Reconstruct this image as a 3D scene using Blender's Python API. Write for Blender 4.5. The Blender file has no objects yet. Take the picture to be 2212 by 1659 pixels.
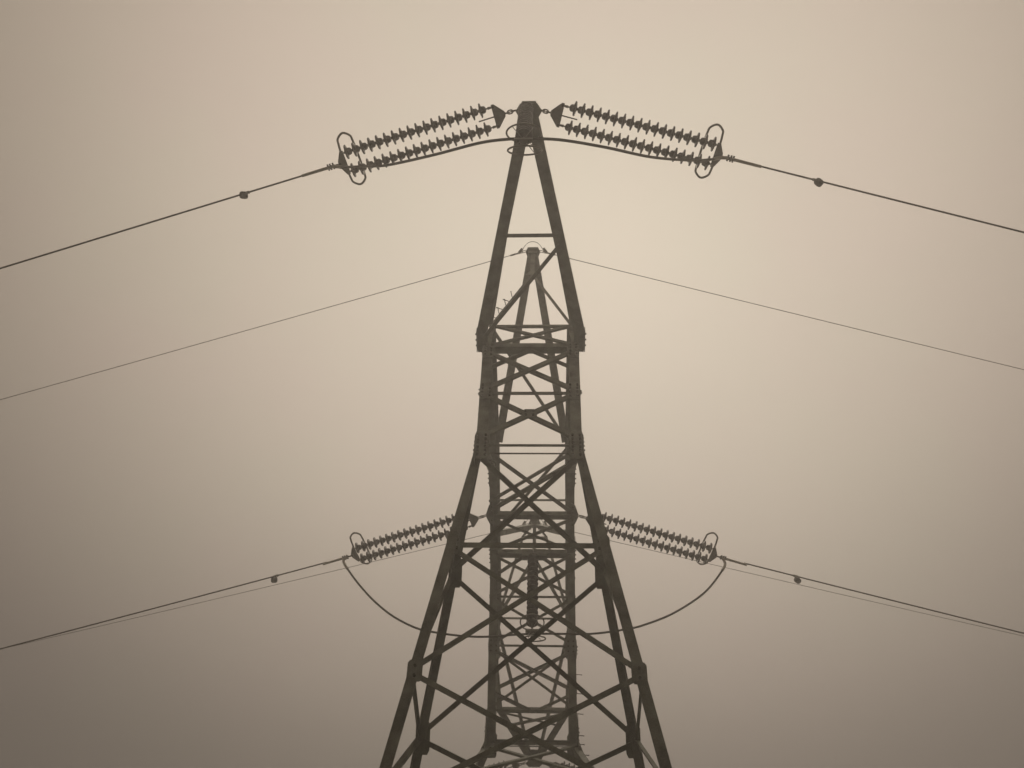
import bpy, math, random
from mathutils import Vector, Matrix

R = math.radians
random.seed(7)
scene = bpy.context.scene
COL = scene.collection

# ------------------------------------------------------------------ camera
PITCH, ROLL, F_PX = R(60.6436), R(3.7178), 1712.0746 / 2212.0
cam_data = bpy.data.cameras.new("camera")
cam_data.sensor_fit = 'HORIZONTAL'
cam_data.sensor_width = 36.0
cam_data.lens = 36.0 * F_PX
cam_data.clip_start, cam_data.clip_end = 0.1, 2000.0
cam = bpy.data.objects.new("camera", cam_data)
COL.objects.link(cam)
fw = Vector((0, math.cos(PITCH), math.sin(PITCH)))
up0 = Vector((0, -math.sin(PITCH), math.cos(PITCH)))
rt0 = Vector((1, 0, 0))
rt = rt0 * math.cos(ROLL) + up0 * math.sin(ROLL)
up = up0 * math.cos(ROLL) - rt0 * math.sin(ROLL)
M = Matrix((rt, up, -fw)).transposed().to_4x4()
M.translation = Vector((0, 0, 1.6))
cam.matrix_world = M
scene.camera = cam

# ------------------------------------------------------------------ sky, sun, exposure
SUN_DIR = Vector((0.075, 0.33, 0.94)).normalized()       # where the sun stands behind the fog
SUN_EL = math.asin(SUN_DIR.z)
SUN_AZ = math.atan2(SUN_DIR.x, SUN_DIR.y)
world = bpy.data.worlds.new("World")
scene.world = world
world.use_nodes = True
nt = world.node_tree
nt.nodes.clear()
N = nt.nodes.new
out = N('ShaderNodeOutputWorld')
bg = N('ShaderNodeBackground')
tc = N('ShaderNodeTexCoord')
dot = N('ShaderNodeVectorMath'); dot.operation = 'DOT_PRODUCT'
dot.inputs[1].default_value = SUN_DIR
nt.links.new(tc.outputs['Generated'], dot.inputs[0])
ang = N('ShaderNodeMath'); ang.operation = 'ARCCOSINE'
clampd = N('ShaderNodeMath'); clampd.operation = 'MINIMUM'; clampd.inputs[1].default_value = 0.99999
nt.links.new(dot.outputs['Value'], clampd.inputs[0])
nt.links.new(clampd.outputs[0], ang.inputs[0])
nrm = N('ShaderNodeMath'); nrm.operation = 'DIVIDE'; nrm.inputs[1].default_value = R(100)
nt.links.new(ang.outputs[0], nrm.inputs[0])
ramp = N('ShaderNodeValToRGB')                           # overcast glow, brightest round the hidden sun
ramp.color_ramp.interpolation = 'B_SPLINE'
SKY = [(0.00, (0.52, 0.452, 0.360)), (0.12, (0.585, 0.505, 0.405)), (0.24, (0.60, 0.498, 0.400)),
       (0.38, (0.44, 0.355, 0.275)), (0.50, (0.27, 0.215, 0.163)), (0.75, (0.30, 0.24, 0.185)), (1.0, (0.42, 0.34, 0.26))]
els = ramp.color_ramp.elements
els[0].position, els[0].color = SKY[0][0], (*SKY[0][1], 1)
els[1].position, els[1].color = SKY[-1][0], (*SKY[-1][1], 1)
for p_, c_ in SKY[1:-1]:
    e_ = els.new(p_); e_.color = (*c_, 1)
nt.links.new(nrm.outputs[0], ramp.inputs[0])
mott = N('ShaderNodeTexNoise'); mott.inputs['Scale'].default_value = 2.2; mott.inputs['Detail'].default_value = 3.0
nt.links.new(tc.outputs['Generated'], mott.inputs['Vector'])
mr = N('ShaderNodeMapRange'); mr.inputs[1].default_value = 0.3; mr.inputs[2].default_value = 0.7
mr.inputs[3].default_value = 0.98; mr.inputs[4].default_value = 1.02
nt.links.new(mott.outputs['Fac'], mr.inputs[0])
hue = N('ShaderNodeTexNoise'); hue.inputs['Scale'].default_value = 5.0; hue.inputs['Detail'].default_value = 4.0
nt.links.new(tc.outputs['Generated'], hue.inputs['Vector'])
huer = N('ShaderNodeValToRGB')                            # banks of fog, some rosier and some greener
huer.color_ramp.elements[0].position = 0.35; huer.color_ramp.elements[0].color = (0.992, 0.968, 0.968, 1)
huer.color_ramp.elements[1].position = 0.65; huer.color_ramp.elements[1].color = (0.974, 0.992, 0.962, 1)
nt.links.new(hue.outputs['Fac'], huer.inputs[0])
sky = N('ShaderNodeTexSky'); sky.sky_type = 'NISHITA'; sky.sun_disc = False
sky.sun_elevation = SUN_EL; sky.sun_rotation = SUN_AZ
sky.air_density = 1.0; sky.dust_density = 6.0
skys = N('ShaderNodeVectorMath'); skys.operation = 'SCALE'; skys.inputs['Scale'].default_value = 0.004
nt.links.new(sky.outputs[0], skys.inputs[0])
sep = N('ShaderNodeSeparateXYZ'); nt.links.new(tc.outputs['Generated'], sep.inputs[0])
cie = N('ShaderNodeValToRGB')                             # by height: bright above, a dim bank lower down, a paler horizon
cie.color_ramp.interpolation = 'B_SPLINE'
ce = cie.color_ramp.elements
ce[0].position, ce[0].color = 0.0, (0.9, 0.9, 0.9, 1)
ce[1].position, ce[1].color = 1.0, (0.90, 0.89, 0.90, 1)
for p_, v_ in ((0.25, 0.5), (0.46, 0.165), (0.62, 0.42), (0.85, 0.84)):
    e_ = ce.new(p_); e_.color = (v_, v_, v_, 1)
nt.links.new(sep.outputs['Z'], cie.inputs[0])
cm = N('ShaderNodeMath'); cm.operation = 'MULTIPLY'
nt.links.new(cie.outputs[0], cm.inputs[0]); nt.links.new(mr.outputs[0], cm.inputs[1])
mul = N('ShaderNodeVectorMath'); mul.operation = 'SCALE'
tint = N('ShaderNodeVectorMath'); tint.operation = 'MULTIPLY'
nt.links.new(ramp.outputs[0], tint.inputs[0]); nt.links.new(huer.outputs[0], tint.inputs[1])
nt.links.new(tint.outputs[0], mul.inputs[0]); nt.links.new(cm.outputs[0], mul.inputs['Scale'])
addn = N('ShaderNodeVectorMath'); addn.operation = 'ADD'
nt.links.new(mul.outputs[0], addn.inputs[0]); nt.links.new(skys.outputs[0], addn.inputs[1])
nt.links.new(addn.outputs[0], bg.inputs[0])
bg.inputs[1].default_value = 1.0
nt.links.new(bg.outputs[0], out.inputs[0])

sun_d = bpy.data.lights.new("sun", 'SUN')
sun_d.energy = 0.5; sun_d.angle = R(60); sun_d.color = (1.0, 0.88, 0.72)
sun = bpy.data.objects.new("sun", sun_d); COL.objects.link(sun)
sun.rotation_mode = 'QUATERNION'
sun.rotation_quaternion = SUN_DIR.to_track_quat('Z', 'Y')
sun.location = (0, 0, 60)

vs = scene.view_settings
vs.view_transform = 'Standard'; vs.look = 'None'; vs.gamma = 1.0; vs.use_curve_mapping = False
vs.exposure = 0.04
scene.cycles.volume_bounces = 4
scene.cycles.max_bounces = 6
scene.cycles.use_denoising = True
scene.cycles.sampling_pattern = 'AUTOMATIC'
scene.cycles.filter_width = 1.5
HAZE = 0.0078

# ------------------------------------------------------------------ materials
def mat(name, base, rough=0.6, metal=0.0, var=0.25, scale=6.0, bump=0.0, tint=None, fine=60.0):
    m = bpy.data.materials.new(name); m.use_nodes = True
    t = m.node_tree; b = t.nodes['Principled BSDF']
    co = t.nodes.new('ShaderNodeTexCoord')
    n1 = t.nodes.new('ShaderNodeTexNoise'); n1.inputs['Scale'].default_value = scale; n1.inputs['Detail'].default_value = 6.0
    t.links.new(co.outputs['Object'], n1.inputs['Vector'])
    n2 = t.nodes.new('ShaderNodeTexNoise'); n2.inputs['Scale'].default_value = fine; n2.inputs['Detail'].default_value = 3.0
    t.links.new(co.outputs['Object'], n2.inputs['Vector'])
    add = t.nodes.new('ShaderNodeMath'); add.operation = 'MULTIPLY_ADD'; add.inputs[1].default_value = 0.4
    t.links.new(n2.outputs['Fac'], add.inputs[0]); t.links.new(n1.outputs['Fac'], add.inputs[2])
    r = t.nodes.new('ShaderNodeValToRGB')
    lo = tuple(c * (1 - var) for c in base); hi = tuple(min(1, c * (1 + var)) for c in (tint or base))
    r.color_ramp.elements[0].position = 0.45; r.color_ramp.elements[0].color = (*lo, 1)
    r.color_ramp.elements[1].position = 0.95; r.color_ramp.elements[1].color = (*hi, 1)
    t.links.new(add.outputs[0], r.inputs[0]); t.links.new(r.outputs[0], b.inputs['Base Color'])
    rr = t.nodes.new('ShaderNodeMapRange'); rr.inputs[3].default_value = rough - 0.12; rr.inputs[4].default_value = min(1, rough + 0.15)
    t.links.new(n1.outputs['Fac'], rr.inputs[0]); t.links.new(rr.outputs[0], b.inputs['Roughness'])
    b.inputs['Metallic'].default_value = metal
    if bump:
        bp = t.nodes.new('ShaderNodeBump'); bp.inputs['Strength'].default_value = bump; bp.inputs['Distance'].default_value = 0.01
        t.links.new(n2.outputs['Fac'], bp.inputs['Height']); t.links.new(bp.outputs[0], b.inputs['Normal'])
    return m

STEEL = mat("weathered_galvanised_steel", (0.115, 0.125, 0.095), 0.60, 0.15, 0.5, 2.5, 0.15, (0.205, 0.212, 0.17))
DARK = mat("dull_bolt_steel", (0.07, 0.065, 0.052), 0.65, 0.3, 0.3, 8.0)
FIT = mat("grey_fitting_steel", (0.21, 0.195, 0.16), 0.5, 0.4, 0.25, 10.0)
ALU = mat("aluminium_sleeve", (0.46, 0.42, 0.35), 0.45, 0.5, 0.2, 8.0)
WIRE = mat("stranded_conductor", (0.075, 0.062, 0.048), 0.6, 0.3, 0.25, 12.0)
PORC = mat("brown_glazed_porcelain", (0.050, 0.034, 0.025), 0.24, 0.0, 0.3, 9.0)
CONC = mat("footing_concrete", (0.30, 0.28, 0.25), 0.9, 0.0, 0.2, 2.0)
GROUND = mat("rough_grass", (0.034, 0.034, 0.018), 0.95, 0.0, 0.5, 0.6, 0.0, (0.05, 0.045, 0.026), 9.0)

# ------------------------------------------------------------------ mesh helpers
class MB:
    def __init__(s): s.v = []; s.f = []; s.sm = []; s.dark = []
    def prism(s, ring0, ring1, smooth=False, caps=True):
        n = len(ring0); b = len(s.v)
        s.v += [tuple(p) for p in ring0] + [tuple(p) for p in ring1]
        for i in range(n):
            j = (i + 1) % n
            s.f.append((b + i, b + j, b + n + j, b + n + i)); s.sm.append(smooth)
        if caps:
            s.f.append(tuple(b + i for i in reversed(range(n)))); s.f.append(tuple(b + n + i for i in range(n))); s.sm += [False, False]
        return s
    def angle(s, p0, p1, d1, d2, w=0.1, t=0.012, w2=None, off=0.0):
        """steel L section from p0 to p1, heel on the line, flanges along d1 and d2"""
        p0, p1 = Vector(p0), Vector(p1); ax = (p1 - p0).normalized()
        d1 = Vector(d1); d1 = (d1 - ax * d1.dot(ax)).normalized()
        d2 = Vector(d2); d2 = (d2 - ax * d2.dot(ax) - d1 * d2.dot(d1)).normalized()
        w2 = w2 or w
        sec = [(0, 0), (w, 0), (w, t), (t, t), (t, w2), (0, w2)]
        q = [d1 * a + d2 * (b + off) for a, b in sec]
        if ax.dot(d1.cross(d2)) < 0: q.reverse()
        return s.prism([p0 + c for c in q], [p1 + c for c in q])
    def plate(s, pts, nrm, t=0.014):
        nrm = Vector(nrm).normalized() * t * 0.5
        pts = [Vector(p) for p in pts]
        return s.prism([p - nrm for p in pts], [p + nrm for p in pts])
    def bolt(s, c, nrm, r=0.022, h=0.03):
        c = Vector(c); n = Vector(nrm).normalized(); a = n.orthogonal().normalized(); b = n.cross(a)
        ring = [a * math.cos(k * math.pi / 3) * r + b * math.sin(k * math.pi / 3) * r for k in range(6)]
        f0 = len(s.f); s.prism([c + q for q in ring], [c + q + n * h for q in ring])
        s.dark += range(f0, len(s.f)); return s
    def tube(s, pts, r, n=8, closed=False, rads=None):
        pts = [Vector(p) for p in pts]; m = len(pts); b0 = len(s.v)
        prev = None
        for i, p in enumerate(pts):
            if closed: tg = pts[(i + 1) % m] - pts[i - 1]
            else: tg = pts[min(i + 1, m - 1)] - pts[max(i - 1, 0)]
            tg.normalize()
            a = tg.orthogonal().normalized() if prev is None else (prev - tg * prev.dot(tg)).normalized()
            prev = a; b = tg.cross(a); rr = rads[i] if rads else r
            s.v += [tuple(p + a * math.cos(2 * math.pi * k / n) * rr + b * math.sin(2 * math.pi * k / n) * rr) for k in range(n)]
        for i in range(m if closed else m - 1):
            j = (i + 1) % m
            for k in range(n):
                l = (k + 1) % n
                s.f.append((b0 + i * n + k, b0 + i * n + l, b0 + j * n + l, b0 + j * n + k)); s.sm.append(True)
        if not closed:
            s.f.append(tuple(b0 + k for k in reversed(range(n)))); s.f.append(tuple(b0 + (m - 1) * n + k for k in range(n))); s.sm += [False, False]
        return s
    def lathe(s, prof, n=20, o=(0, 0, 0), ax=(0, 0, 1)):
        ax = Vector(ax).normalized(); o = Vector(o); a = ax.orthogonal().normalized(); b = ax.cross(a); b0 = len(s.v)
        for z, r in prof:
            s.v += [tuple(o + ax * z + a * math.cos(2 * math.pi * k / n) * r + b * math.sin(2 * math.pi * k / n) * r) for k in range(n)]
        for i in range(len(prof) - 1):
            for k in range(n):
                l = (k + 1) % n
                s.f.append((b0 + i * n + k, b0 + i * n + l, b0 + (i + 1) * n + l, b0 + (i + 1) * n + k)); s.sm.append(True)
        s.f.append(tuple(b0 + k for k in reversed(range(n)))); s.f.append(tuple(b0 + (len(prof) - 1) * n + k for k in range(n))); s.sm += [False, False]
        return s
    def box(s, c, x, y, z):
        c, x, y, z = Vector(c), Vector(x), Vector(y), Vector(z)
        r = [(-1, -1), (1, -1), (1, 1), (-1, 1)]
        return s.prism([c - z + x * a + y * b for a, b in r], [c + z + x * a + y * b for a, b in r])
    def build(s, name, m, parent=None):
        me = bpy.data.meshes.new(name); me.from_pydata(s.v, [], s.f)
        me.polygons.foreach_set('use_smooth', s.sm); me.materials.append(m)
        if s.dark:
            me.materials.append(DARK)
            for i in s.dark: me.polygons[i].material_index = 1
        me.update()
        o = bpy.data.objects.new(name, me); COL.objects.link(o)
        if parent: o.parent = parent
        return o

def empty(name, loc=(0, 0, 0), rz=0.0, parent=None):
    o = bpy.data.objects.new(name, None); COL.objects.link(o)
    o.location = loc; o.rotation_euler = (0, 0, rz); o.empty_display_size = 0.3
    if parent: o.parent = parent
    return o
def tag(o, label=None, cat=None, group=None, kind=None):
    if label: o['label'] = label
    if cat: o['category'] = cat
    if group: o['group'] = group
    if kind: o['kind'] = kind
    return o

# ------------------------------------------------------------------ setting
g = MB(); S = 230.0; NX = 60
for j in range(NX + 1):
    for i in range(NX + 1):
        x = -S + 2 * S * i / NX; y = -S + 2 * S * j / NX
        g.v.append((x, y, 0.12 * math.sin(x * 0.11) * math.cos(y * 0.09)))
for j in range(NX):
    for i in range(NX):
        k = j * (NX + 1) + i
        g.f.append((k, k + 1, k + NX + 2, k + NX + 1)); g.sm.append(True)
tag(g.build("ground", GROUND), kind='structure')

# ------------------------------------------------------------------ the tower
TX, TY, TRZ = 0.7730, 13.5722, -R(4.3209)
tower = empty("lattice_tower", (TX, TY, 0), TRZ)
tag(tower, "tall grey steel lattice pylon with two pointed crossarms rising into the fog", "pylon")
CT, ST = math.cos(TRZ), math.sin(TRZ)
def T(p):                                                # tower-local point to world
    x, y, z = p
    return Vector((TX + x * CT - y * ST, TY + x * ST + y * CT, z))

ZB, ZT = 18.60, 19.82                                     # bottom and top of the bridge beam
BY, IY, KY, KZ = 5.088, 1.387, 4.653, 15.013              # base of the arm, inner node, knee
def lerp(a, b, t): return tuple(a[k] + (b[k] - a[k]) * t for k in range(3))
def nodes(q):
    """the joints of one half of the tower, q = -1 for the half towards the camera"""
    f1, f2, f3 = (1, 1, 1) if q < 0 else (1.097, 1.05, 1.06)
    n = {}
    for s in (-1, 1):
        n['base', s] = (s * 1.1475 * f1, q * BY, ZB)
        n['baseT', s] = (s * 1.04 * f1, q * BY, ZT)
        n['inn', s] = (s * 1.1186 * f2, q * IY, ZB)
        n['innT', s] = (s * 1.04 * f2, q * IY, ZT)
        n['knee', s] = (s * 1.078 * f1, q * KY, KZ)
        n['n1f', s] = (s * 1.4994 * f3, q * 3.755, 13.0)
        n['n1r', s] = (s * 1.4994 * f3, q * 3.045, 13.0)
        n['n2f', s] = (s * 1.974, q * 2.904, 10.795)
        n['n2r', s] = (s * 1.974, q * 1.193, 10.795)
        n['w', s] = (s * 2.360, q * 2.212, 9.0)
        n['cr', s] = (s * 2.280, 0.0, 9.375)
    return n

def face_n(a, b, c, outward):
    n = (Vector(b) - Vector(a)).cross(Vector(c) - Vector(a)).normalized()
    return n if n.dot(Vector(outward)) > 0 else -n

def brace(par, p0, p1, n, w=0.09, t=0.009, off=0.0, name="brace", flip=1, inset=0.0):
    """a bracing angle lying in the face with outward normal n"""
    p0, p1 = Vector(p0), Vector(p1)
    ax = (p1 - p0).normalized(); d1 = n.cross(ax) * flip
    p0 = p0 + ax * inset; p1 = p1 - ax * inset
    sh = -d1 * w * 0.5
    return MB().angle(p0 + sh, p1 + sh, d1, -n, w, t, w * 0.55, off=off).build(name, STEEL, par)

def cross(par, a0, a1, b0, b1, n, w=0.09, t=0.009, flip=1):
    o1 = brace(par, a0, b1, n, w, t, 0.0, flip=flip)
    o2 = brace(par, a1, b0, n, w, t, -0.02 - t, flip=-flip)
    return o1, o2

def leg(par, p0, p1, sx, sy, w=0.22, t=0.022, name="leg"):
    return MB().angle(p0, p1, (-sx, 0, 0), (0, -sy, 0), w, t).build(name, STEEL, par)

def gusset(par, c, n, upv, w, h, bolts=(), cut=0.28, t=0.012, rot=0.0, name="gusset_plate", head=1):
    c = Vector(c); n = Vector(n).normalized(); u = Vector(upv); u = (u - n * u.dot(n)).normalized(); x = u.cross(n)
    if rot:
        u, x = u * math.cos(rot) + x * math.sin(rot), x * math.cos(rot) - u * math.sin(rot)
    k = cut
    out_ = [(-w, -h * (1 - k)), (-w * (1 - k), -h), (w * (1 - k), -h), (w, -h * (1 - k)), (w, h * (1 - k)), (w * (1 - k), h), (-w * (1 - k), h), (-w, h * (1 - k))]
    m = MB().plate([c + x * a + u * b for a, b in out_], n, t)
    for a, b in bolts:
        m.bolt(c + x * a + u * b + n * t * 0.5, n * head, 0.027, 0.034)
    return m.build(name, STEEL, par)

def grid(nx, ny, dx, dy):
    return [((i - (nx - 1) / 2) * dx, (j - (ny - 1) / 2) * dy) for i in range(nx) for j in range(ny)]

def step_bolts(par, p0, p1, d, count, t0=0.05, t1=0.95, ln=0.17):
    for k in range(count):
        p = Vector(lerp(p0, p1, t0 + (t1 - t0) * k / max(1, count - 1)))
        dd = Vector(d[k % len(d)]).normalized()
        m = MB().tube([p, p + dd * ln], 0.011, 6); m.tube([p + dd * ln, p + dd * (ln + 0.012)], 0.021, 6)
        m.build("step_bolt", DARK, par)

Y_, Z_, X_ = Vector((0, 1, 0)), Vector((0, 0, 1)), Vector((1, 0, 0))

# ---- bridge beam between the two forks
beam = empty("bridge_beam", parent=tower)
NN, NF = nodes(-1), nodes(1)
for s in (-1, 1):
    for (kb, zz, w, nm) in (('base', ZB, 0.21, 'bottom_chord'), ('baseT', ZT, 0.14, 'top_chord')):
        ki = 'inn' if kb == 'base' else 'innT'
        up = 1 if kb == 'base' else -1
        for a, b in ((NN[kb, s], NN[ki, s]), (NN[ki, s], NF[ki, s]), (NF[ki, s], NF[kb, s])):
            MB().angle(a, b, (-s, 0, 0), (0, 0, up), w, 0.02).build(nm, STEEL, beam)
down = Vector((0, 0, -1))
def xw(y, top=False):
    """half width of the beam at local y"""
    K = 1.04 / 1.1475 if top else 1.0
    w = [(-BY, 1.1475), (-IY, 1.1186), (IY, 1.1186 * 1.05), (BY, 1.1475 * 1.097)]
    for (a, u), (b, v) in zip(w, w[1:]):
        if y <= b: return (u + (v - u) * (y - a) / (b - a)) * (K if not top else K)
    return w[-1][1] * K
def B(s, y): return (s * xw(y), y, ZB)
def TP(s, y): return (s * xw(y, True), y, ZT)
# cross members in the bottom plane
for y, w in ((-BY, 0.19), (0.0, 0.16), (1.36, 0.17)):
    MB().angle(Vector(B(-1, y)) + Vector((0.02, 0, -0.012)), Vector(B(1, y)) + Vector((-0.02, 0, -0.012)), (0, 1, 0), (0, 0, 1), w, 0.014).build("cross_member", STEEL, beam)
for y, w in ((-BY, 0.10), (0.42, 0.07), (BY, 0.08)):
    MB().angle(Vector(TP(-1, y)) + Vector((0.02, 0, 0.012)), Vector(TP(1, y)) + Vector((-0.02, 0, 0.012)), (0, 1, 0), (0, 0, -1), w, 0.010).build("cross_member", STEEL, beam)
# bottom plane bracing
for s in (-1, 1):
    brace(beam, (0, -BY + 0.1, ZB), B(s, -4.45), down, 0.10, off=-0.03)
brace(beam, B(-1, -2.05), B(1, -0.02), down, 0.12, off=-0.015)
brace(beam, B(1, -2.10), B(-1, -0.45), down, 0.085, off=-0.045)
brace(beam, B(1, -1.75), B(-1, -0.12), down, 0.12, off=-0.03)
brace(beam, B(-1, 0.1), B(1, 1.30), down, 0.085, off=-0.015)
brace(beam, B(1, 0.1), B(-1, 1.30), down, 0.085, off=-0.045)
# top plane bracing
brace(beam, TP(-1, -BY), TP(1, -1.5), Vector((0, 0, 1)), 0.09, off=0.03)
brace(beam, TP(1, -1.45), TP(-1, 1.5), Vector((0, 0, 1)), 0.08, off=0.03)
# side faces
for s in (-1, 1):
    ys = [-BY, -3.2, -IY, 0.0, IY, 3.2, BY]
    for i, (a, b) in enumerate(zip(ys, ys[1:])):
        if i % 2 == 0: brace(beam, B(s, a), TP(s, b), Vector((s, 0, 0)), 0.08)
        else: brace(beam, TP(s, a), B(s, b), Vector((s, 0, 0)), 0.08)
# end frames over the arm bases
for q, n_ in ((-1, NN), (1, NF)):
    if q < 0: cross(beam, n_['base', -1], n_['base', 1], n_['baseT', -1], n_['baseT', 1], Vector((0, q, 0)), 0.10)
    for s in (-1, 1):
        MB().angle(n_['base', s], n_['baseT', s], (-s, 0, 0), (0, -q, 0), 0.14, 0.014).build("post", STEEL, beam)
# splice and anchor plates for the middle phase
for s in (-1, 1):
    m = MB()
    x0 = xw(0.0)
    m.plate([(s * (x0 - 0.10), -0.42, ZB - 0.028), (s * (x0 + 0.01), -0.34, ZB - 0.028), (s * (x0 + 0.095), -0.06, ZB - 0.028), (s * (x0 + 0.095), 0.07, ZB - 0.028), (s * (x0 + 0.01), 0.30, ZB - 0.028), (s * (x0 - 0.10), 0.40, ZB - 0.028)], (0, 0, 1), 0.022)
    for yy in (-0.3, -0.15, 0.15, 0.3): m.bolt((s * (x0 - 0.05), yy, ZB - 0.04), (0, 0, -1), 0.02, 0.025)
    m.build("anchor_plate", STEEL, beam)
    for y in (-IY, IY):
        m = MB(); xx = xw(y) + 0.012
        m.plate([(s * xx, y - 0.45, ZB - 0.01), (s * xx, y + 0.45, ZB - 0.01), (s * xx, y + 0.45, ZB + 0.23), (s * xx, y - 0.45, ZB + 0.23)], (1, 0, 0), 0.014)
        for k in range(6): m.bolt((s * (xx + 0.007), y - 0.38 + 0.152 * k, ZB + 0.06), (s, 0, 0), 0.02, 0.03)
        m.build("splice_plate", STEEL, beam)
# hanger bracket for the middle jumper string
m = MB()
m.box((0.05, 1.30, ZB - 0.05), (0.33, 0, 0), (0, 0.10, 0), (0, 0, 0.04))
m.box((0.05, 1.22, ZB - 0.14), (0.34, 0, 0), (0, 0.014, 0), (0, 0, 0.12))
m.box((0.05, 1.38, ZB - 0.14), (0.34, 0, 0), (0, 0.014, 0), (0, 0, 0.12))
m.build("hanger_bracket", STEEL, beam)

# ---- forks, arms, earth-wire peaks
for q, n_ in ((-1, NN), (1, NF)):
    fork = empty("fork", parent=tower)
    o_q = Vector((0, q, 0))
    nO = face_n(n_['base', -1], n_['base', 1], n_['knee', 1], o_q)          # outer face above the knee
    nI = face_n(n_['inn', -1], n_['inn', 1], n_['knee', 1], -o_q)           # inner face above the knee
    nF = face_n(n_['knee', -1], n_['knee', 1], n_['n2f', 1], o_q)           # outer face below the knee
    nR = face_n(n_['knee', -1], n_['knee', 1], n_['n2r', 1], -o_q)          # inner face below the knee
    for s in (-1, 1):
        leg(fork, n_['knee', s], n_['base', s], s, q, 0.23, 0.022)
        leg(fork, n_['knee', s], n_['inn', s], s, -q, 0.21, 0.022)
        leg(fork, n_['w', s], n_['knee', s], s, q, 0.185, 0.022)
        leg(fork, n_['cr', s], n_['knee', s], s, -q, 0.155, 0.022)
        sn = Vector((s, 0, 0))
        # side bracing
        for a, b, w in ((n_['n1f', s], n_['n1r', s], 0.09), (n_['n1r', s], n_['n2f', s], 0.10), (n_['n2f', s], n_['n2r', s], 0.10), (n_['n2r', s], n_['w', s], 0.12)):
            brace(fork, a, b, sn, w, off=0.024)
        a, b = n_['inn', s], n_['base', s]
        mid_o, mid_i = lerp(n_['base', s], n_['knee', s], .5), lerp(n_['inn', s], n_['knee', s], .5)
        brace(fork, mid_o, mid_i, sn, 0.09, off=0.024)
        brace(fork, mid_i, n_['base', s], sn, 0.09, off=0.024)
        brace(fork, mid_i, (s * xw(q * 3.2), q * 3.2, ZB), sn, 0.09, off=0.024)
    # outer face: two crossed panels
    m0 = {s: lerp(n_['base', s], n_['knee', s], .5) for s in (-1, 1)}
    top = {s: lerp(n_['base', s], n_['knee', s], .03) for s in (-1, 1)}
    lo = {s: lerp(n_['base', s], n_['knee', s], .95) for s in (-1, 1)}
    cross(fork, top[-1], top[1], m0[-1], m0[1], nO, 0.115 if q < 0 else 0.10, 0.012)
    if q < 0:
        cross(fork, m0[-1], m0[1], lo[-1], lo[1], nO, 0.115, 0.012)
    else:
        for s in (-1, 1):
            kc = (Vector(lerp(n_['base', -1], n_['knee', -1], .70)) + Vector(lerp(n_['base', 1], n_['knee', 1], .70))) / 2
            brace(fork, m0[s], kc + Vector((s * 0.05, 0, 0)), nO, 0.10)
    if q < 0: brace(fork, m0[-1], m0[1], nO, 0.07, off=0.03)
    brace(fork, n_['knee', -1], n_['knee', 1], nO, 0.05 if q < 0 else 0.12, off=0.0)
    brace(fork, lerp(n_['knee', -1], n_['n1f', -1], .085), lerp(n_['knee', 1], n_['n1f', 1], .085), nF, 0.028, off=0.02)
    # inner face
    ts = (0.0, 0.239, 0.503, 0.837, 0.98)
    P = [{s: lerp(n_['inn', s], n_['knee', s], t) for s in (-1, 1)} for t in ts]
    if q > 0:
        for i in range(3):
            cross(fork, P[i][-1], P[i][1], P[i + 1][-1], P[i + 1][1], nI, (0.085, 0.075, 0.07)[i], 0.009, flip=-1)
            brace(fork, P[i + 1][-1], P[i + 1][1], nI, (0.06, 0.06, 0.05)[i], off=0.03)
    for s in (-1, 1):
        brace(fork, (s * 0.25, q * (IY + 0.06), ZB - 0.05), lerp(n_['inn', s], n_['knee', s], 0.14), nI, 0.10, off=0.05) if q > 0 else None
    # below the knee
    brace(fork, n_['n1f', -1], n_['n1f', 1], nF, 0.105, 0.012, flip=-1)
    cross(fork, n_['n1f', -1], n_['n1f', 1], n_['n2f', -1], n_['n2f', 1], nF, 0.085, 0.011)
    w0 = {s: (s * 2.42, q * 2.12, 8.77) for s in (-1, 1)}
    cross(fork, n_['n2f', -1], n_['n2f', 1], w0[-1], w0[1], nF, 0.085, 0.011)
    kk = {s: lerp(n_['knee', s], n_['n1r', s], .06) for s in (-1, 1)}
    cross(fork, kk[-1], kk[1], n_['n1r', -1], n_['n1r', 1], nR, 0.105, 0.012)
    cross(fork, n_['n1r', -1], n_['n1r', 1], n_['n2r', -1], n_['n2r', 1], nR, 0.09, 0.012)
    cross(fork, n_['n2r', -1], n_['n2r', 1], n_['cr', -1], n_['cr', 1], nR, 0.09, 0.012)
    # gusset plates with bolts
    for s in (-1, 1):
        ax = Vector(n_['knee', s]) - Vector(n_['base', s])
        gusset(fork, Vector(m0[s]) + Vector((-s * 0.145, 0, 0)) + nO * 0.03, nO, ax, 0.145, 0.30 if q < 0 else 0.22, grid(2, 4, 0.16, 0.13 if q < 0 else 0.1))
        gusset(fork, Vector(n_['knee', s]) + Vector((-s * 0.12, 0, -0.05)) + nO * 0.028, nO, ax, 0.15, 0.40, grid(2, 6, 0.15, 0.12), 0.2)
        gusset(fork, Vector(top[s]) + Vector((-s * 0.14, 0, -0.1)) + nO * 0.03, nO, ax, 0.14, 0.32 if q < 0 else 0.22, grid(2, 4, 0.14, 0.13 if q < 0 else 0.1))
        m = MB(); k0 = Vector(n_['knee', s]) + Vector((s * 0.012, 0, 0))
        m.plate([k0 + Vector((0, -0.04 * q, -0.5)), k0 + Vector((0, 0.06 * q, -0.42)), k0 + Vector((0, 0.05 * q, 0.42)), k0 + Vector((0, -0.16 * q, 0.5)), k0 + Vector((0, -0.62 * q, 0.42)), k0 + Vector((0, -0.5 * q, -0.46))], (1, 0, 0), 0.014)
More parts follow.
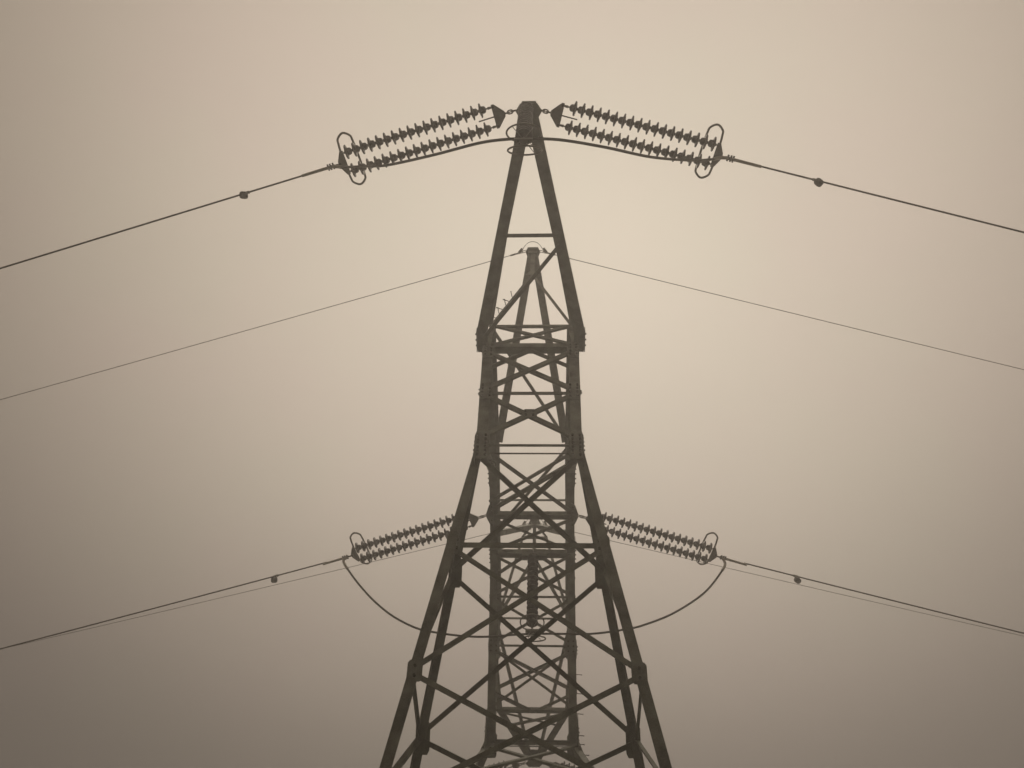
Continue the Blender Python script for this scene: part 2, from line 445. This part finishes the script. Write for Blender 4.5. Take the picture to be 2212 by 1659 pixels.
        for yy, zz in ((-.06, .34), (-.06, .2), (-.06, .06), (-.06, -.1), (-.28, .26), (-.3, .12), (-.2, -.2), (-.34, -.32)):
            m.bolt(k0 + Vector((s * 0.007, yy * q, zz)), (s, 0, 0), 0.022, 0.034)
        m.build("gusset_plate", STEEL, fork)
        gusset(fork, Vector(n_['n1f', s]) + Vector((-s * 0.10, 0, 0)) + nF * 0.03, nF, Z_, 0.12, 0.20, grid(2, 2, 0.16, 0.16))
        gusset(fork, Vector(n_['n1r', s]) + Vector((-s * 0.10, 0, 0)) + nR * 0.03, nR, Z_, 0.13, 0.26, grid(2, 3, 0.14, 0.16))
        gusset(fork, Vector(n_['n2f', s]) + Vector((-s * 0.10, 0, 0)) + nF * 0.03, nF, Z_, 0.13, 0.18, grid(1, 2, 0.14, 0.16))
        gusset(fork, Vector(n_['n2r', s]) + Vector((-s * 0.10, 0, 0)) + nR * 0.03, nR, Z_, 0.13, 0.28, grid(2, 3, 0.14, 0.16))
        gusset(fork, Vector(P[2][s]) + Vector((-s * 0.14, 0, 0)) + nI * 0.03, nI, Z_, 0.145, 0.22, grid(2, 3, 0.14, 0.13))
    cc = (Vector(m0[-1]) + Vector(m0[1]) + Vector(lo[-1]) + Vector(lo[1])) / 4
    if q < 0: gusset(fork, cc + nO * 0.03, nO, Z_, 0.16, 0.14, grid(2, 2, 0.16, 0.14), 0.4)
    if q > 0:
        step_bolts(fork, n_['n1f', 1], n_['knee', 1], ((1, 0.1, 0), (0.1, 1, 0)), 9, 0.1, 1.0)
        step_bolts(fork, n_['knee', 1], n_['base', 1], ((1, 0.1, 0), (0.1, 1, 0)), 8, 0.08, 0.8)

    # arm carrying the outer phase
    arm = empty("crossarm", parent=tower)
    TIPY = 10.496
    for s in (-1, 1):
        b0 = Vector((s * 1.275, -(BY + 0.42), ZB - 0.02)) if q < 0 else Vector((s * 1.30, BY - 0.05, ZB - 0.02)); e0 = Vector((s * 0.175, q * TIPY, ZB - 0.02))
        if q < 0:
            MB().angle(b0, e0, (-s, 0, 0), (0, 0, 1), 0.25, 0.02, 0.20).build("bottom_chord", STEEL, arm)
            MB().angle((b0.x, -(BY - 0.10), b0.z), b0, (-s, 0, 0), (0, 0, 1), 0.25, 0.02, 0.20).build("chord_shoe", STEEL, arm)
        else:                                            # the far arm runs straight first, then tapers
            b1 = Vector((s * 1.20, 7.9, ZB - 0.02))
            MB().angle(b0, b1, (-s, 0, 0), (0, 0, 1), 0.20, 0.02, 0.18).build("bottom_chord", STEEL, arm)
            MB().angle(b1, e0, (-s, 0, 0), (0, 0, 1), 0.22, 0.02, 0.18).build("bottom_chord", STEEL, arm)
            brace(arm, (s * 1.15, 7.98, ZB), (-s * 0.9, 8.65, ZB), Vector((0, 0, -1)), 0.09, off=-0.03 - 0.02 * s)
        t0 = Vector(n_['baseT', s]) + Vector((s * 0.10, 0, 0)); t1 = Vector((s * 0.185, q * (TIPY - 0.05), ZB + 0.22))
        MB().angle(t0, t1, (-s, 0, 0), (0, 0, -1), 0.16 if q < 0 else 0.10, 0.014).build("top_chord", STEEL, arm)
        # side plate where the chord lands on the beam, and the end plate under it
        m = MB(); xo = abs(b0.x) + 0.010
        m.plate([(s * xo, q * (BY + 0.42), ZB - 0.02), (s * xo, q * (BY + 0.42), ZB + 0.18), (s * xo, q * (BY - 0.10), ZB + 0.26), (s * xo, q * (BY - 0.10), ZB - 0.10)], (1, 0, 0), 0.016)
        m.plate([(s * (xo - 0.30), q * (BY - 0.09), ZB - 0.10), (s * (xo - 0.02), q * (BY - 0.09), ZB - 0.10), (s * (xo - 0.02), q * (BY - 0.09), ZB + 0.22), (s * (xo - 0.30), q * (BY - 0.09), ZB + 0.22)], (0, 1, 0), 0.016)
        for yy in (0.0, 0.15, 0.30): m.bolt((s * (xo + 0.008), q * (BY + yy), ZB + 0.06), (s, 0, 0), 0.022, 0.03)
        m.build("landing_plate", STEEL, arm)
    def A(s, t): return Vector((s * 1.16, q * (BY - 0.05), ZB)).lerp(Vector((s * 0.12, q * TIPY, ZB)), t)
    if q > 0: MB().angle((-1.17, 7.86, ZB - 0.045), (1.17, 7.86, ZB - 0.045), (0, 1, 0), (0, 0, 1), 0.13, 0.014).build("cross_member", STEEL, arm)
    if q < 0: brace(arm, A(-1, .515), A(1, .515), down, 0.075, off=-0.03, flip=-1)
    if q < 0: brace(arm, A(1, .475), A(-1, .06), down, 0.085, off=-0.055)
    hexp = [(-0.175, TIPY + 0.17), (0.175, TIPY + 0.17), (0.275, TIPY + 0.02), (0.175, TIPY - 0.15), (0.165, TIPY - 0.34), (-0.165, TIPY - 0.34), (-0.175, TIPY - 0.15), (-0.275, TIPY + 0.02)]
    m = MB(); m.plate([(x, q * y, ZB - 0.045) for x, y in hexp], (0, 0, 1), 0.03)
    m.plate([(x * .8, q * y, ZB + 0.22) for x, y in hexp], (0, 0, 1), 0.02)
    m.box((0, q * (TIPY + 0.03), ZB + 0.09), (0.17, 0, 0), (0, 0.10, 0), (0, 0, 0.115))
    m.build("tip_plate", STEEL, arm)

    # earth-wire peak
    pk = empty("earth_wire_peak", parent=tower)
    ZP, PY = 24.667, 5.291
    fy = 1.55
    for s in (-1, 1):
        foot = Vector((s * xw(q * fy, True), q * fy, ZT)); ap = Vector((s * 0.135, q * (PY - 0.05), ZP - 0.06))
        MB().angle(foot, ap, (-s, 0, 0), (0, q, 0), 0.20, 0.014).build("leg", STEEL, pk)
        z1 = 22.85; pv = Vector((s * 0.02, q * PY, z1)); ft = Vector(n_['baseT', s]) + Vector((0, 0, 0.03))
        lg = MB().angle(ft, pv, (-s, 0, 0), (0, -q, 0), 0.085, 0.010).build("brace", STEEL, pk)
        if s < 0 and q < 0:
            step_bolts(pk, ft, pv, ((-0.2, -1, 0.15), (-1, -0.2, 0.3)), 7, 0.04, 0.5, 0.16)
    MB().angle((-0.06, q * PY, 22.75), (-0.06, q * (PY - 0.02), ZP - 0.1), (1, 0, 0), (0, -q, 0), 0.12, 0.012).build("post", STEEL, pk)
    m = MB()
    m.plate([(-0.08, q * PY, 22.98), (0.08, q * PY, 22.98), (0.21, q * PY, 22.70), (-0.21, q * PY, 22.70)], (0, 1, 0), 0.014)
    m.build("gusset_plate", STEEL, pk)
    if q > 0:
        MB().angle((-0.46, q * PY, 23.9), (0.46, q * PY, 23.9), (0, 0, 1), (0, q, 0), 0.07, 0.008).build("spreader", STEEL, pk)
        for s in (-1, 1):
            MB().angle((s * 0.46, q * PY, 23.9), n_['baseT', s], (-s, 0, 0), (0, -q, 0), 0.08, 0.009).build("brace", STEEL, pk)
            MB().angle((s * 0.46, q * PY, 23.9), (s * 0.14, q * PY, ZP - 0.1), (-s, 0, 0), (0, -q, 0), 0.06, 0.008).build("brace", STEEL, pk)
    hx = [(-0.155, 0.13), (0.155, 0.13), (0.225, -0.02), (0.155, -0.20), (0.145, -0.42), (-0.145, -0.42), (-0.155, -0.20), (-0.225, -0.02)]
    m = MB(); m.plate([(x, q * (PY + y), ZP) for x, y in hx], (0, 0.0, 1), 0.024)
    m.box((0, q * (PY - 0.05), ZP - 0.10), (0.13, 0, 0), (0, 0.08, 0), (0, 0, 0.10))
    m.build("peak_plate", STEEL, pk)

# ---- body under the waist
body = empty("tower_body", parent=tower)
GH = 3.25
for sx in (-1, 1):
    for sy in (-1, 1):
        leg(body, (sx * GH, sy * GH, -0.1), (sx * 2.36, sy * 2.212, 9.0), sx, sy, 0.22, 0.024)
        MB().box((sx * (GH - .02), sy * (GH - .02), 0.1), (0.35, 0, 0), (0, 0.35, 0), (0, 0, 0.3)).build("footing", CONC, body)
zz = [0.35, 3.6, 6.5, 9.0]
def bw(z): t = (z + 0.1) / 9.1; return GH + (2.36 - GH) * t, GH + (2.212 - GH) * t
for z0, z1 in zip(zz, zz[1:]):
    (x0, y0), (x1, y1) = bw(z0), bw(z1)
    for q in (-1, 1):
        cross(body, (-x0, q * y0, z0), (x0, q * y0, z0), (-x1, q * y1, z1), (x1, q * y1, z1), Vector((0, q, 0)), 0.10)
        cross(body, (q * x0, -y0, z0), (q * x0, y0, z0), (q * x1, -y1, z1), (q * x1, y1, z1), Vector((q, 0, 0)), 0.10)
for q in (-1, 1):
    MB().angle((q * 2.36, -2.21, 9.0), (q * 2.36, 2.21, 9.0), (0, 0, 1), (-q, 0, 0), 0.12, 0.012).build("brace", STEEL, body)

# ------------------------------------------------------------------ insulators
PITCHD, ND = 0.1705, 18
disc_prof = [(-0.088, 0.022), (-0.082, 0.044), (-0.068, 0.064), (-0.045, 0.074), (-0.012, 0.078), (-0.002, 0.090), (0.005, 0.122),
             (0.010, 0.143), (0.020, 0.150), (0.036, 0.149), (0.046, 0.138), (0.038, 0.108), (0.054, 0.098), (0.046, 0.080), (0.060, 0.066),
             (0.062, 0.040), (0.070, 0.034), (0.082, 0.024)]
disc_me = MB().lathe(disc_prof, 22).build("insulator_disc", PORC)
dm = disc_me.data; bpy.data.objects.remove(disc_me)

def disc_string(parent, p0, ax, count, rev=False):
    """hub rod as the part, every disc a sub-part; p0 is the first disc's centre, ax runs away from the tower"""
    ax = Vector(ax).normalized()
    rod = MB().tube([Vector(p0) - ax * 0.15, Vector(p0) + ax * (PITCHD * (count - 1) + 0.13)], 0.017, 8).build("insulator_string", FIT, parent)
    quat = ax.to_track_quat('Z', 'Y')
    for k in range(count):
        d = bpy.data.objects.new("insulator_disc", dm); COL.objects.link(d); d.parent = rod
        d.location = Vector(p0) + ax * PITCHD * k
        d.rotation_mode = 'QUATERNION'
        tw = Vector((random.gauss(0, .012), random.gauss(0, .012), 1)).to_track_quat('Z', 'Y')
        d.rotation_quaternion = quat @ tw
    return rod

def link_loop(m, c, u, v, L=0.055, W=0.030, r=0.010):
    pts = []
    for k in range(16):
        a = 2 * math.pi * k / 16
        x = math.cos(a) * W + (0) ; y = math.sin(a) * W + (L - W) * (1 if math.sin(a) > 0 else -1)
        pts.append(Vector(c) + Vector(u) * y + Vector(v) * x)
    m.tube(pts, r, 6, closed=True)

def tension_set(anchor, end, label, jump_down=False):
    """a double strain string from the tower (anchor) to the conductor clamp (end), all in world space"""
    a, e = T(anchor), T(end)
    root = empty("tension_insulator", tuple(a))
    tag(root, label, "insulator", "double insulator strings pulling the cables off the pylon")
    ax = (e - a); Ltot = ax.length; ax.normalize()
    side = Vector((0, 0, 1)).cross(ax).normalized(); 
    if side.y < 0: side = -side
    upv = ax.cross(side); 
    if upv.z < 0: upv = -upv
    ch = MB()
    for k, dd in enumerate((0.055, 0.125, 0.195)):
        link_loop(ch, ax * dd, ax, side if k % 2 else upv, 0.058, 0.036, 0.0135)
    ch.build("shackle_chain", FIT, root)
    HS = 0.195
    yk = MB()
    yk.plate([ax * 0.235 + side * 0.05, ax * 0.235 - side * 0.05, ax * 0.42 - side * (HS + .05), ax * 0.475 - side * (HS + .05), ax * 0.475 + side * (HS + .05), ax * 0.42 + side * (HS + .05)], upv, 0.022)
    yk.bolt(ax * 0.25 + upv * 0.012, upv, 0.03, 0.03)
    for s in (-1, 1): yk.bolt(ax * 0.445 + side * s * HS - upv * 0.011, -upv, 0.026, 0.03)
    yk.build("yoke_plate", FIT, root)
    first = 0.675
    for s in (-1, 1):
        disc_string(root, ax * first + side * s * HS, ax, ND)
        MB().tube([ax * 0.44 + side * s * HS, ax * (first - 0.12) + side * s * HS], 0.02, 8, rads=[0.018, 0.03]).build("socket", FIT, root)
    MB().tube([ax * 0.45, ax * 0.80 - upv * 0.02], 0.014, 8).build("arcing_horn", DARK, root)
    e0 = Ltot
    yk = MB()
    l0 = first + PITCHD * (ND - 1) + 0.10
    yk.plate([ax * (l0) + side * (HS + .05), ax * (l0) - side * (HS + .05), ax * (l0 + .07) - side * (HS + .05), ax * (l0 + 0.17) - side * 0.055, ax * (l0 + 0.17) + side * 0.055, ax * (l0 + 0.07) + side * (HS + .05)], upv, 0.022)
    yk.bolt(ax * (l0 + .14) - upv * 0.011, -upv, 0.03, 0.03)
    yk.build("yoke_plate", FIT, root)
    # grading ring, a racetrack hoop lying over both strings
    pts = []; Lr, Wr = 0.52, 0.168
    c0 = ax * (l0 - 0.09) + upv * 0.16
    for k in range(40):
        an = 2 * math.pi * k / 40
        xx = math.cos(an) * Wr; sa = math.sin(an); xx *= (1.0 - 0.30 * abs(sa) ** 3); yy = sa * Wr * 1.15 + (Lr - Wr) * max(-1, min(1, sa * 2.2))
        pts.append(c0 + side * yy + ax * xx + upv * (0.05 if yy < 0 else 0.02) * abs(yy) * 2)
    rg = MB().tube(pts, 0.0235, 8, closed=True)
    for s in (-1, 1):
        rg.tube([ax * (l0 + 0.05) + side * s * HS, ax * (l0 + 0.07) + side * s * HS * 1.05 + upv * 0.10, c0 + ax * Wr + side * s * (HS + .0)], 0.013, 6)
    rg.build("grading_ring", FIT, root)
    # dead-end clamp: eye, compression sleeve, jumper flag
    cl = MB(); b0 = l0 + 0.15
    cl.tube([ax * b0, ax * (b0 + 0.14)], 0.022, 8)
    cl.box(ax * (b0 + 0.17), ax * 0.06, side * 0.03, upv * 0.035)
    for k in (0.14, 0.20, 0.25):
        cl.bolt(ax * (b0 + k) + side * 0.02, side, 0.02, 0.04); cl.bolt(ax * (b0 + k) - side * 0.02, -side, 0.02, 0.05)
    cl.build("dead_end_clamp", FIT, root)
    sl = MB().tube([ax * (b0 + 0.20), ax * (b0 + 0.30), ax * (b0 + 0.82), ax * (b0 + 0.84)], 0.03, 12, rads=[0.036, 0.033, 0.030, 0.024])
    sl.build("compression_sleeve", ALU, root)
    return root, a, ax, b0

def smooth(pts, n=8):
    P = [Vector(p) for p in pts]; out_ = []
    for i in range(len(P) - 1):
        p0, p1, p2, p3 = P[max(i - 1, 0)], P[i], P[i + 1], P[min(i + 2, len(P) - 1)]
        for k in range(n):
            t = k / n
            out_.append(0.5 * ((2 * p1) + (p2 - p0) * t + (2 * p0 - 5 * p1 + 4 * p2 - p3) * t * t + (3 * p1 - p0 - 3 * p2 + p3) * t ** 3))
    out_.append(P[-1]); return out_

def span(end, sg, dy, s0, k=0.0004, length=150.0, t0=0.0):
    h = Vector((sg, dy, 0)).normalized(); e = Vector(end)
    ts = [t0 + (length - t0) * (i / 60) ** 1.6 for i in range(61)]
    return [T(e + h * t + Vector((0, 0, -s0 * t + k * t * t))) for t in ts]

ENDS = {
    'AL': ((-0.265, -10.527, ZB), (-3.825, -9.609, 18.134), -1, .258, .1269),
    'AR': ((0.225, -10.527, ZB), (3.804, -9.693, 18.067), 1, .233, .1177),
    'CL': ((-1.24, 0.014, ZB - .028), (-4.842, 0.946, 18.008), -1, .258, .1049),
    'CR': ((1.23, 0.0, ZB - .028), (4.899, 0.856, 17.969), 1, .233, .0982),
    'EL': ((-0.265, 10.527, ZB), (-3.84, 11.45, 18.05), -1, .258, .11),
    'ER': ((0.265, 10.527, ZB), (3.83, 11.36, 18.05), 1, .233, .11),
}
LAB = {
    'AL': "twin brown disc strings of the near crossarm tip, reaching left",
    'AR': "twin brown disc strings of the near crossarm tip, reaching right",
    'CL': "twin brown disc strings of the middle phase, passing behind the left fork legs",
    'CR': "twin brown disc strings of the middle phase, passing behind the right fork legs",
    'EL': "hazy disc strings at the far crossarm tip, lowest in view, reaching left",
    'ER': "hazy disc strings at the far crossarm tip, lowest in view, reaching right",
}
WLAB = {
    'AL': "thick dark cable slanting down left from the near crossarm, uppermost on that side",
    'AR': "thick dark cable slanting down right from the near crossarm, uppermost on that side",
    'CL': "thick dark cable slanting down left from the middle phase's insulators",
    'CR': "thick dark cable slanting down right from the middle phase's insulators",
    'EL': "thick cable leaving the far crossarm on the left, lowest of all",
    'ER': "thick cable leaving the far crossarm on the right, lowest of all",
}
DLAB = {
    'AL': "round dark damper weight on the uppermost cable left of the pylon",
    'AR': "round dark damper weight on the uppermost cable right of the pylon",
    'CL': "dark damper weight hanging under the middle phase's cable, left of the pylon",
    'CR': "dark damper weight hanging under the middle phase's cable, right of the pylon",
}
DT = {'AL': 2.16, 'AR': 2.07, 'CL': 2.25, 'CR': 2.18}
for k in ('AL', 'AR', 'CL', 'CR', 'EL', 'ER'):
    an, en, sg, dy, s0 = ENDS[k]
    tension_set(an, en, LAB[k])
    pts = span(en, sg, dy, s0, t0=0.78)
    w = MB().tube(pts, 0.0185, 8).build("power_cable", WIRE)
    tag(w, WLAB[k], "power cable", "power cables of the overhead line")
    if k in DT:
        h = Vector((sg, dy, 0)).normalized(); t = DT[k]
        c = Vector(en) + h * t + Vector((0, 0, -s0 * t))
        cw = T(c); axw = (T(c + h * 0.5 + Vector((0, 0, -s0 * 0.5))) - cw).normalized(); dn = Vector((0, 0, -1)); sd = axw.cross(dn).normalized()
        root = empty("vibration_damper", tuple(cw))
        tag(root, DLAB[k], "damper", "damper weights on the power cables")
        m = MB(); m.tube([-axw * 0.07, -axw * 0.055, axw * 0.055, axw * 0.07], 0.03, 10, rads=[0.024, 0.032, 0.032, 0.024])
        m.box(dn * 0.045, axw * 0.035, sd * 0.018, dn * 0.045); m.bolt(dn * 0.05 + sd * 0.018, sd, 0.014, 0.02)
        m.build("clamp", FIT, root)
        m = MB().lathe([(-0.085, 0.03), (-0.078, 0.055), (-0.05, 0.074), (-0.012, 0.080), (0.0, 0.074), (0.012, 0.080), (0.05, 0.074), (0.078, 0.055), (0.085, 0.03)], 20, dn * 0.155 + axw * 0.01, (sd * 0.4 + axw + dn * .1))
        m.build("weight", DARK, root)

# ------------------------------------------------------------------ hanging strings that hold the jumpers
def hang_set(top, count, label, rings):
    """vertical jumper string; rings = [(offset from the top, tilt about x, radius)]"""
    w = T(top); root = empty("hanging_insulator", tuple(w), TRZ)
    tag(root, label, "insulator", "hanging insulator strings that hold the jumper cables")
    dn = Vector((0, 0, -1))
    MB().tube([(0, 0, 0.12), (0, 0, -0.12)], 0.02, 8).build("ball_hook", FIT, root)
    disc_string(root, dn * 0.20, dn, count)
    zb = 0.20 + PITCHD * (count - 1) + 0.12
    m = MB(); m.tube([dn * (zb - 0.03), dn * (zb + 0.16)], 0.02, 8); m.box(dn * (zb + 0.19), (0.16, 0, 0), (0, 0.035, 0), (0, 0, 0.035))
    for x in (-0.09, 0.09): m.bolt((x, 0, -zb - 0.225), (0, 0, -1), 0.016, 0.03)
    m.build("suspension_clamp", FIT, root)
    for (off, tilt, r) in rings:
        c = Vector(off); pts = []
        u = X_; v = Vector((0, math.cos(tilt), math.sin(tilt)))
        pts = [c + u * math.cos(2 * math.pi * i / 40) * r + v * math.sin(2 * math.pi * i / 40) * r for i in range(40)]
        m = MB().tube(pts, 0.0165, 8, closed=True)
        for a in (0.9, 2.3, 4.0, 5.4):
            m.tube([c + u * math.cos(a) * r + v * math.sin(a) * r, dn * (zb + 0.12)], 0.007, 5)
        m.build("grading_ring", FIT, root)
    return root
hang_set((-0.05, -10.60, ZB - 0.10), 16, "foreshortened hanging insulator under the near crossarm tip",
         [((0.0, -0.03, -2.62), R(48), 0.305), ((0.02, 0.16, -3.10), R(62), 0.29)])
hang_set((0.02, 1.20, ZB - 0.13), 15, "dark hanging insulator column framed by the middle of the lattice",
         [((0.0, 0.0, -2.60), R(2), 0.295), ((0.06, 0.02, -3.10), R(29), 0.27)])

JA = [(-4.08, -9.545, 18.075), (-3.92, -9.56, 17.98), (-3.798, -9.577, 17.87), (-3.22, -9.735, 17.3), (-2.678, -9.886, 16.75), (-1.68, -10.252, 15.95), (-0.821, -10.529, 15.6), (-0.319, -10.605, 15.52),
      (-0.04, -10.61, 15.5), (0.555, -10.58, 15.55), (1.361, -10.40, 15.75), (2.243, -10.091, 16.3), (3.083, -9.807, 17.2), (3.615, -9.678, 17.75), (3.86, -9.66, 17.97), (4.05, -9.64, 18.03)]
JC = [(-5.03, 0.995, 17.97), (-5.10, 0.998, 17.80), (-4.822, 1.009, 17.365), (-4.439, 1.024, 16.867), (-3.984, 1.042, 16.362), (-3.434, 1.063, 15.885), (-2.808, 1.088, 15.536), (-2.306, 1.108, 15.42),
      (-1.655, 1.133, 15.343), (-1.093, 1.155, 15.349), (-0.534, 1.177, 15.43), (0.02, 1.20, 15.50), (0.593, 1.169, 15.482), (1.488, 1.117, 15.446), (2.391, 1.066, 15.572), (2.854, 1.039, 15.717),
      (3.453, 1.005, 15.996), (4.09, 0.968, 16.438), (4.504, 0.944, 16.825), (4.896, 0.922, 17.347), (5.10, 0.91, 17.70), (5.07, 0.895, 17.93)]
for J, lb in ((JA, "dark jumper cable looping under the near crossarm tip between its insulators"), (JC, "dark jumper cable hanging in a deep curve across the fork legs")):
    root = empty("jumper_cable", tuple(T(J[len(J) // 2])))
    tag(root, lb, "jumper cable", "jumper cables linking the line past the pylon")
    o_ = root.location.copy()
    P_ = [p - o_ for p in smooth([T(p) for p in J], 6)]
    MB().tube(P_, 0.0265, 10).build("cable", WIRE, root)
    for pp in (P_[:11], P_[-11:]):
        MB().tube(pp, 0.036, 10).build("terminal_sleeve", ALU, root)

# ------------------------------------------------------------------ earth wires on the two peaks
ZP = 24.667
EW = {'BL': ((-0.215, -5.30, ZP), -1, .258, .0891), 'BR': ((0.205, -5.30, ZP), 1, .233, .0910),
      'DL': ((-0.235, 5.30, ZP), -1, .258, .0680), 'DR': ((0.235, 5.30, ZP), 1, .233, .0729)}
EL = {'BL': "thin pale earth wire running left from the nearer peak", 'BR': "thin pale earth wire running right from the nearer peak",
      'DL': "thin faint earth wire just under the middle phase's cable, left side", 'DR': "thin faint earth wire just under the middle phase's cable, right side"}
FL = {'BL': "small earth wire clamp on the nearer peak, left side", 'BR': "small earth wire clamp on the nearer peak, right side",
      'DL': "small hazy earth wire clamp on the far peak, left side", 'DR': "small hazy earth wire clamp on the far peak, right side"}
for k, (p, sg, dy, s0) in EW.items():
    w = MB().tube(span(p, sg, dy, s0, t0=0.45), 0.0105, 6).build("earth_wire", WIRE)
    tag(w, EL[k], "earth wire", "earth wires on the pylon's peaks")
    a = T(p); h = Vector((sg, dy, 0)).normalized(); b = T(Vector(p) + h * 0.6 + Vector((0, 0, -s0 * 0.6)))
    ax = (b - a).normalized(); upv = Vector((0, 0, 1)); sd = upv.cross(ax).normalized()
    root = empty("earth_wire_clamp", tuple(a)); tag(root, FL[k], "wire clamp", "earth wire clamps on the pylon's peaks")
    m = MB(); link_loop(m, ax * 0.05, ax, sd, 0.06, 0.028, 0.011); m.build("shackle", FIT, root)
    m = MB(); m.tube([ax * 0.10 + sd * .022, ax * 0.33 + sd * .010], 0.012, 6); m.tube([ax * 0.10 - sd * .022, ax * 0.33 - sd * .010], 0.012, 6); m.build("thimble", FIT, root)
    m = MB(); m.tube([ax * 0.30, ax * 0.34, ax * 0.46, ax * 0.50], 0.02, 8, rads=[0.018, 0.028, 0.028, 0.02]); m.build("grip", FIT, root)
    m = MB(); c0 = ax * 0.22 + upv * 0.02; dd = (-ax * 0.62 + upv * 0.78 - Vector((0, 0.35, 0))).normalized()
    for i in range(4): m.lathe([(-0.016, 0.02), (-0.012, 0.045), (0.012, 0.045), (0.016, 0.02)], 10, c0 + dd * (0.03 + 0.045 * i), dd)
    m.build("clip_stack", FIT, root)
for q, lb in ((-1, "thin wire loop arching over the nearer peak"), (1, "thin hazy wire loop arching over the far peak")):
    pl = [(-0.36, q * 5.30 + (0.05), ZP + 0.02), (-0.24, q * 5.30 - 0.10, ZP + 0.22), (-0.10, q * 5.30 - 0.16, ZP + 0.36), (0.06, q * 5.30 - 0.16, ZP + 0.38), (0.20, q * 5.30 - 0.12, ZP + 0.24), (0.36, q * 5.30 + 0.05, ZP + 0.02)]
    w = MB().tube([T(p) for p in smooth(pl, 6)], 0.0085, 6).build("earth_wire_jumper", WIRE)
    tag(w, lb, "wire loop", "wire loops over the pylon's peaks")

# ------------------------------------------------------------------ haze
hz = MB().box((0, 40, 16.5), (235, 0, 0), (0, 240, 0), (0, 0, 18.0)).build("haze", STEEL)
hm = bpy.data.materials.new("fog_air"); hm.use_nodes = True
ht = hm.node_tree; ht.nodes.clear()
ho = ht.nodes.new('ShaderNodeOutputMaterial'); pv = ht.nodes.new('ShaderNodeVolumePrincipled')
pv.inputs['Density'].default_value = HAZE
pv.inputs['Color'].default_value = (0.99, 0.96, 0.92, 1)
pv.inputs['Anisotropy'].default_value = 0.80
ht.links.new(pv.outputs[0], ho.inputs['Volume'])
hz.data.materials.clear(); hz.data.materials.append(hm)
tag(hz, kind='stuff')
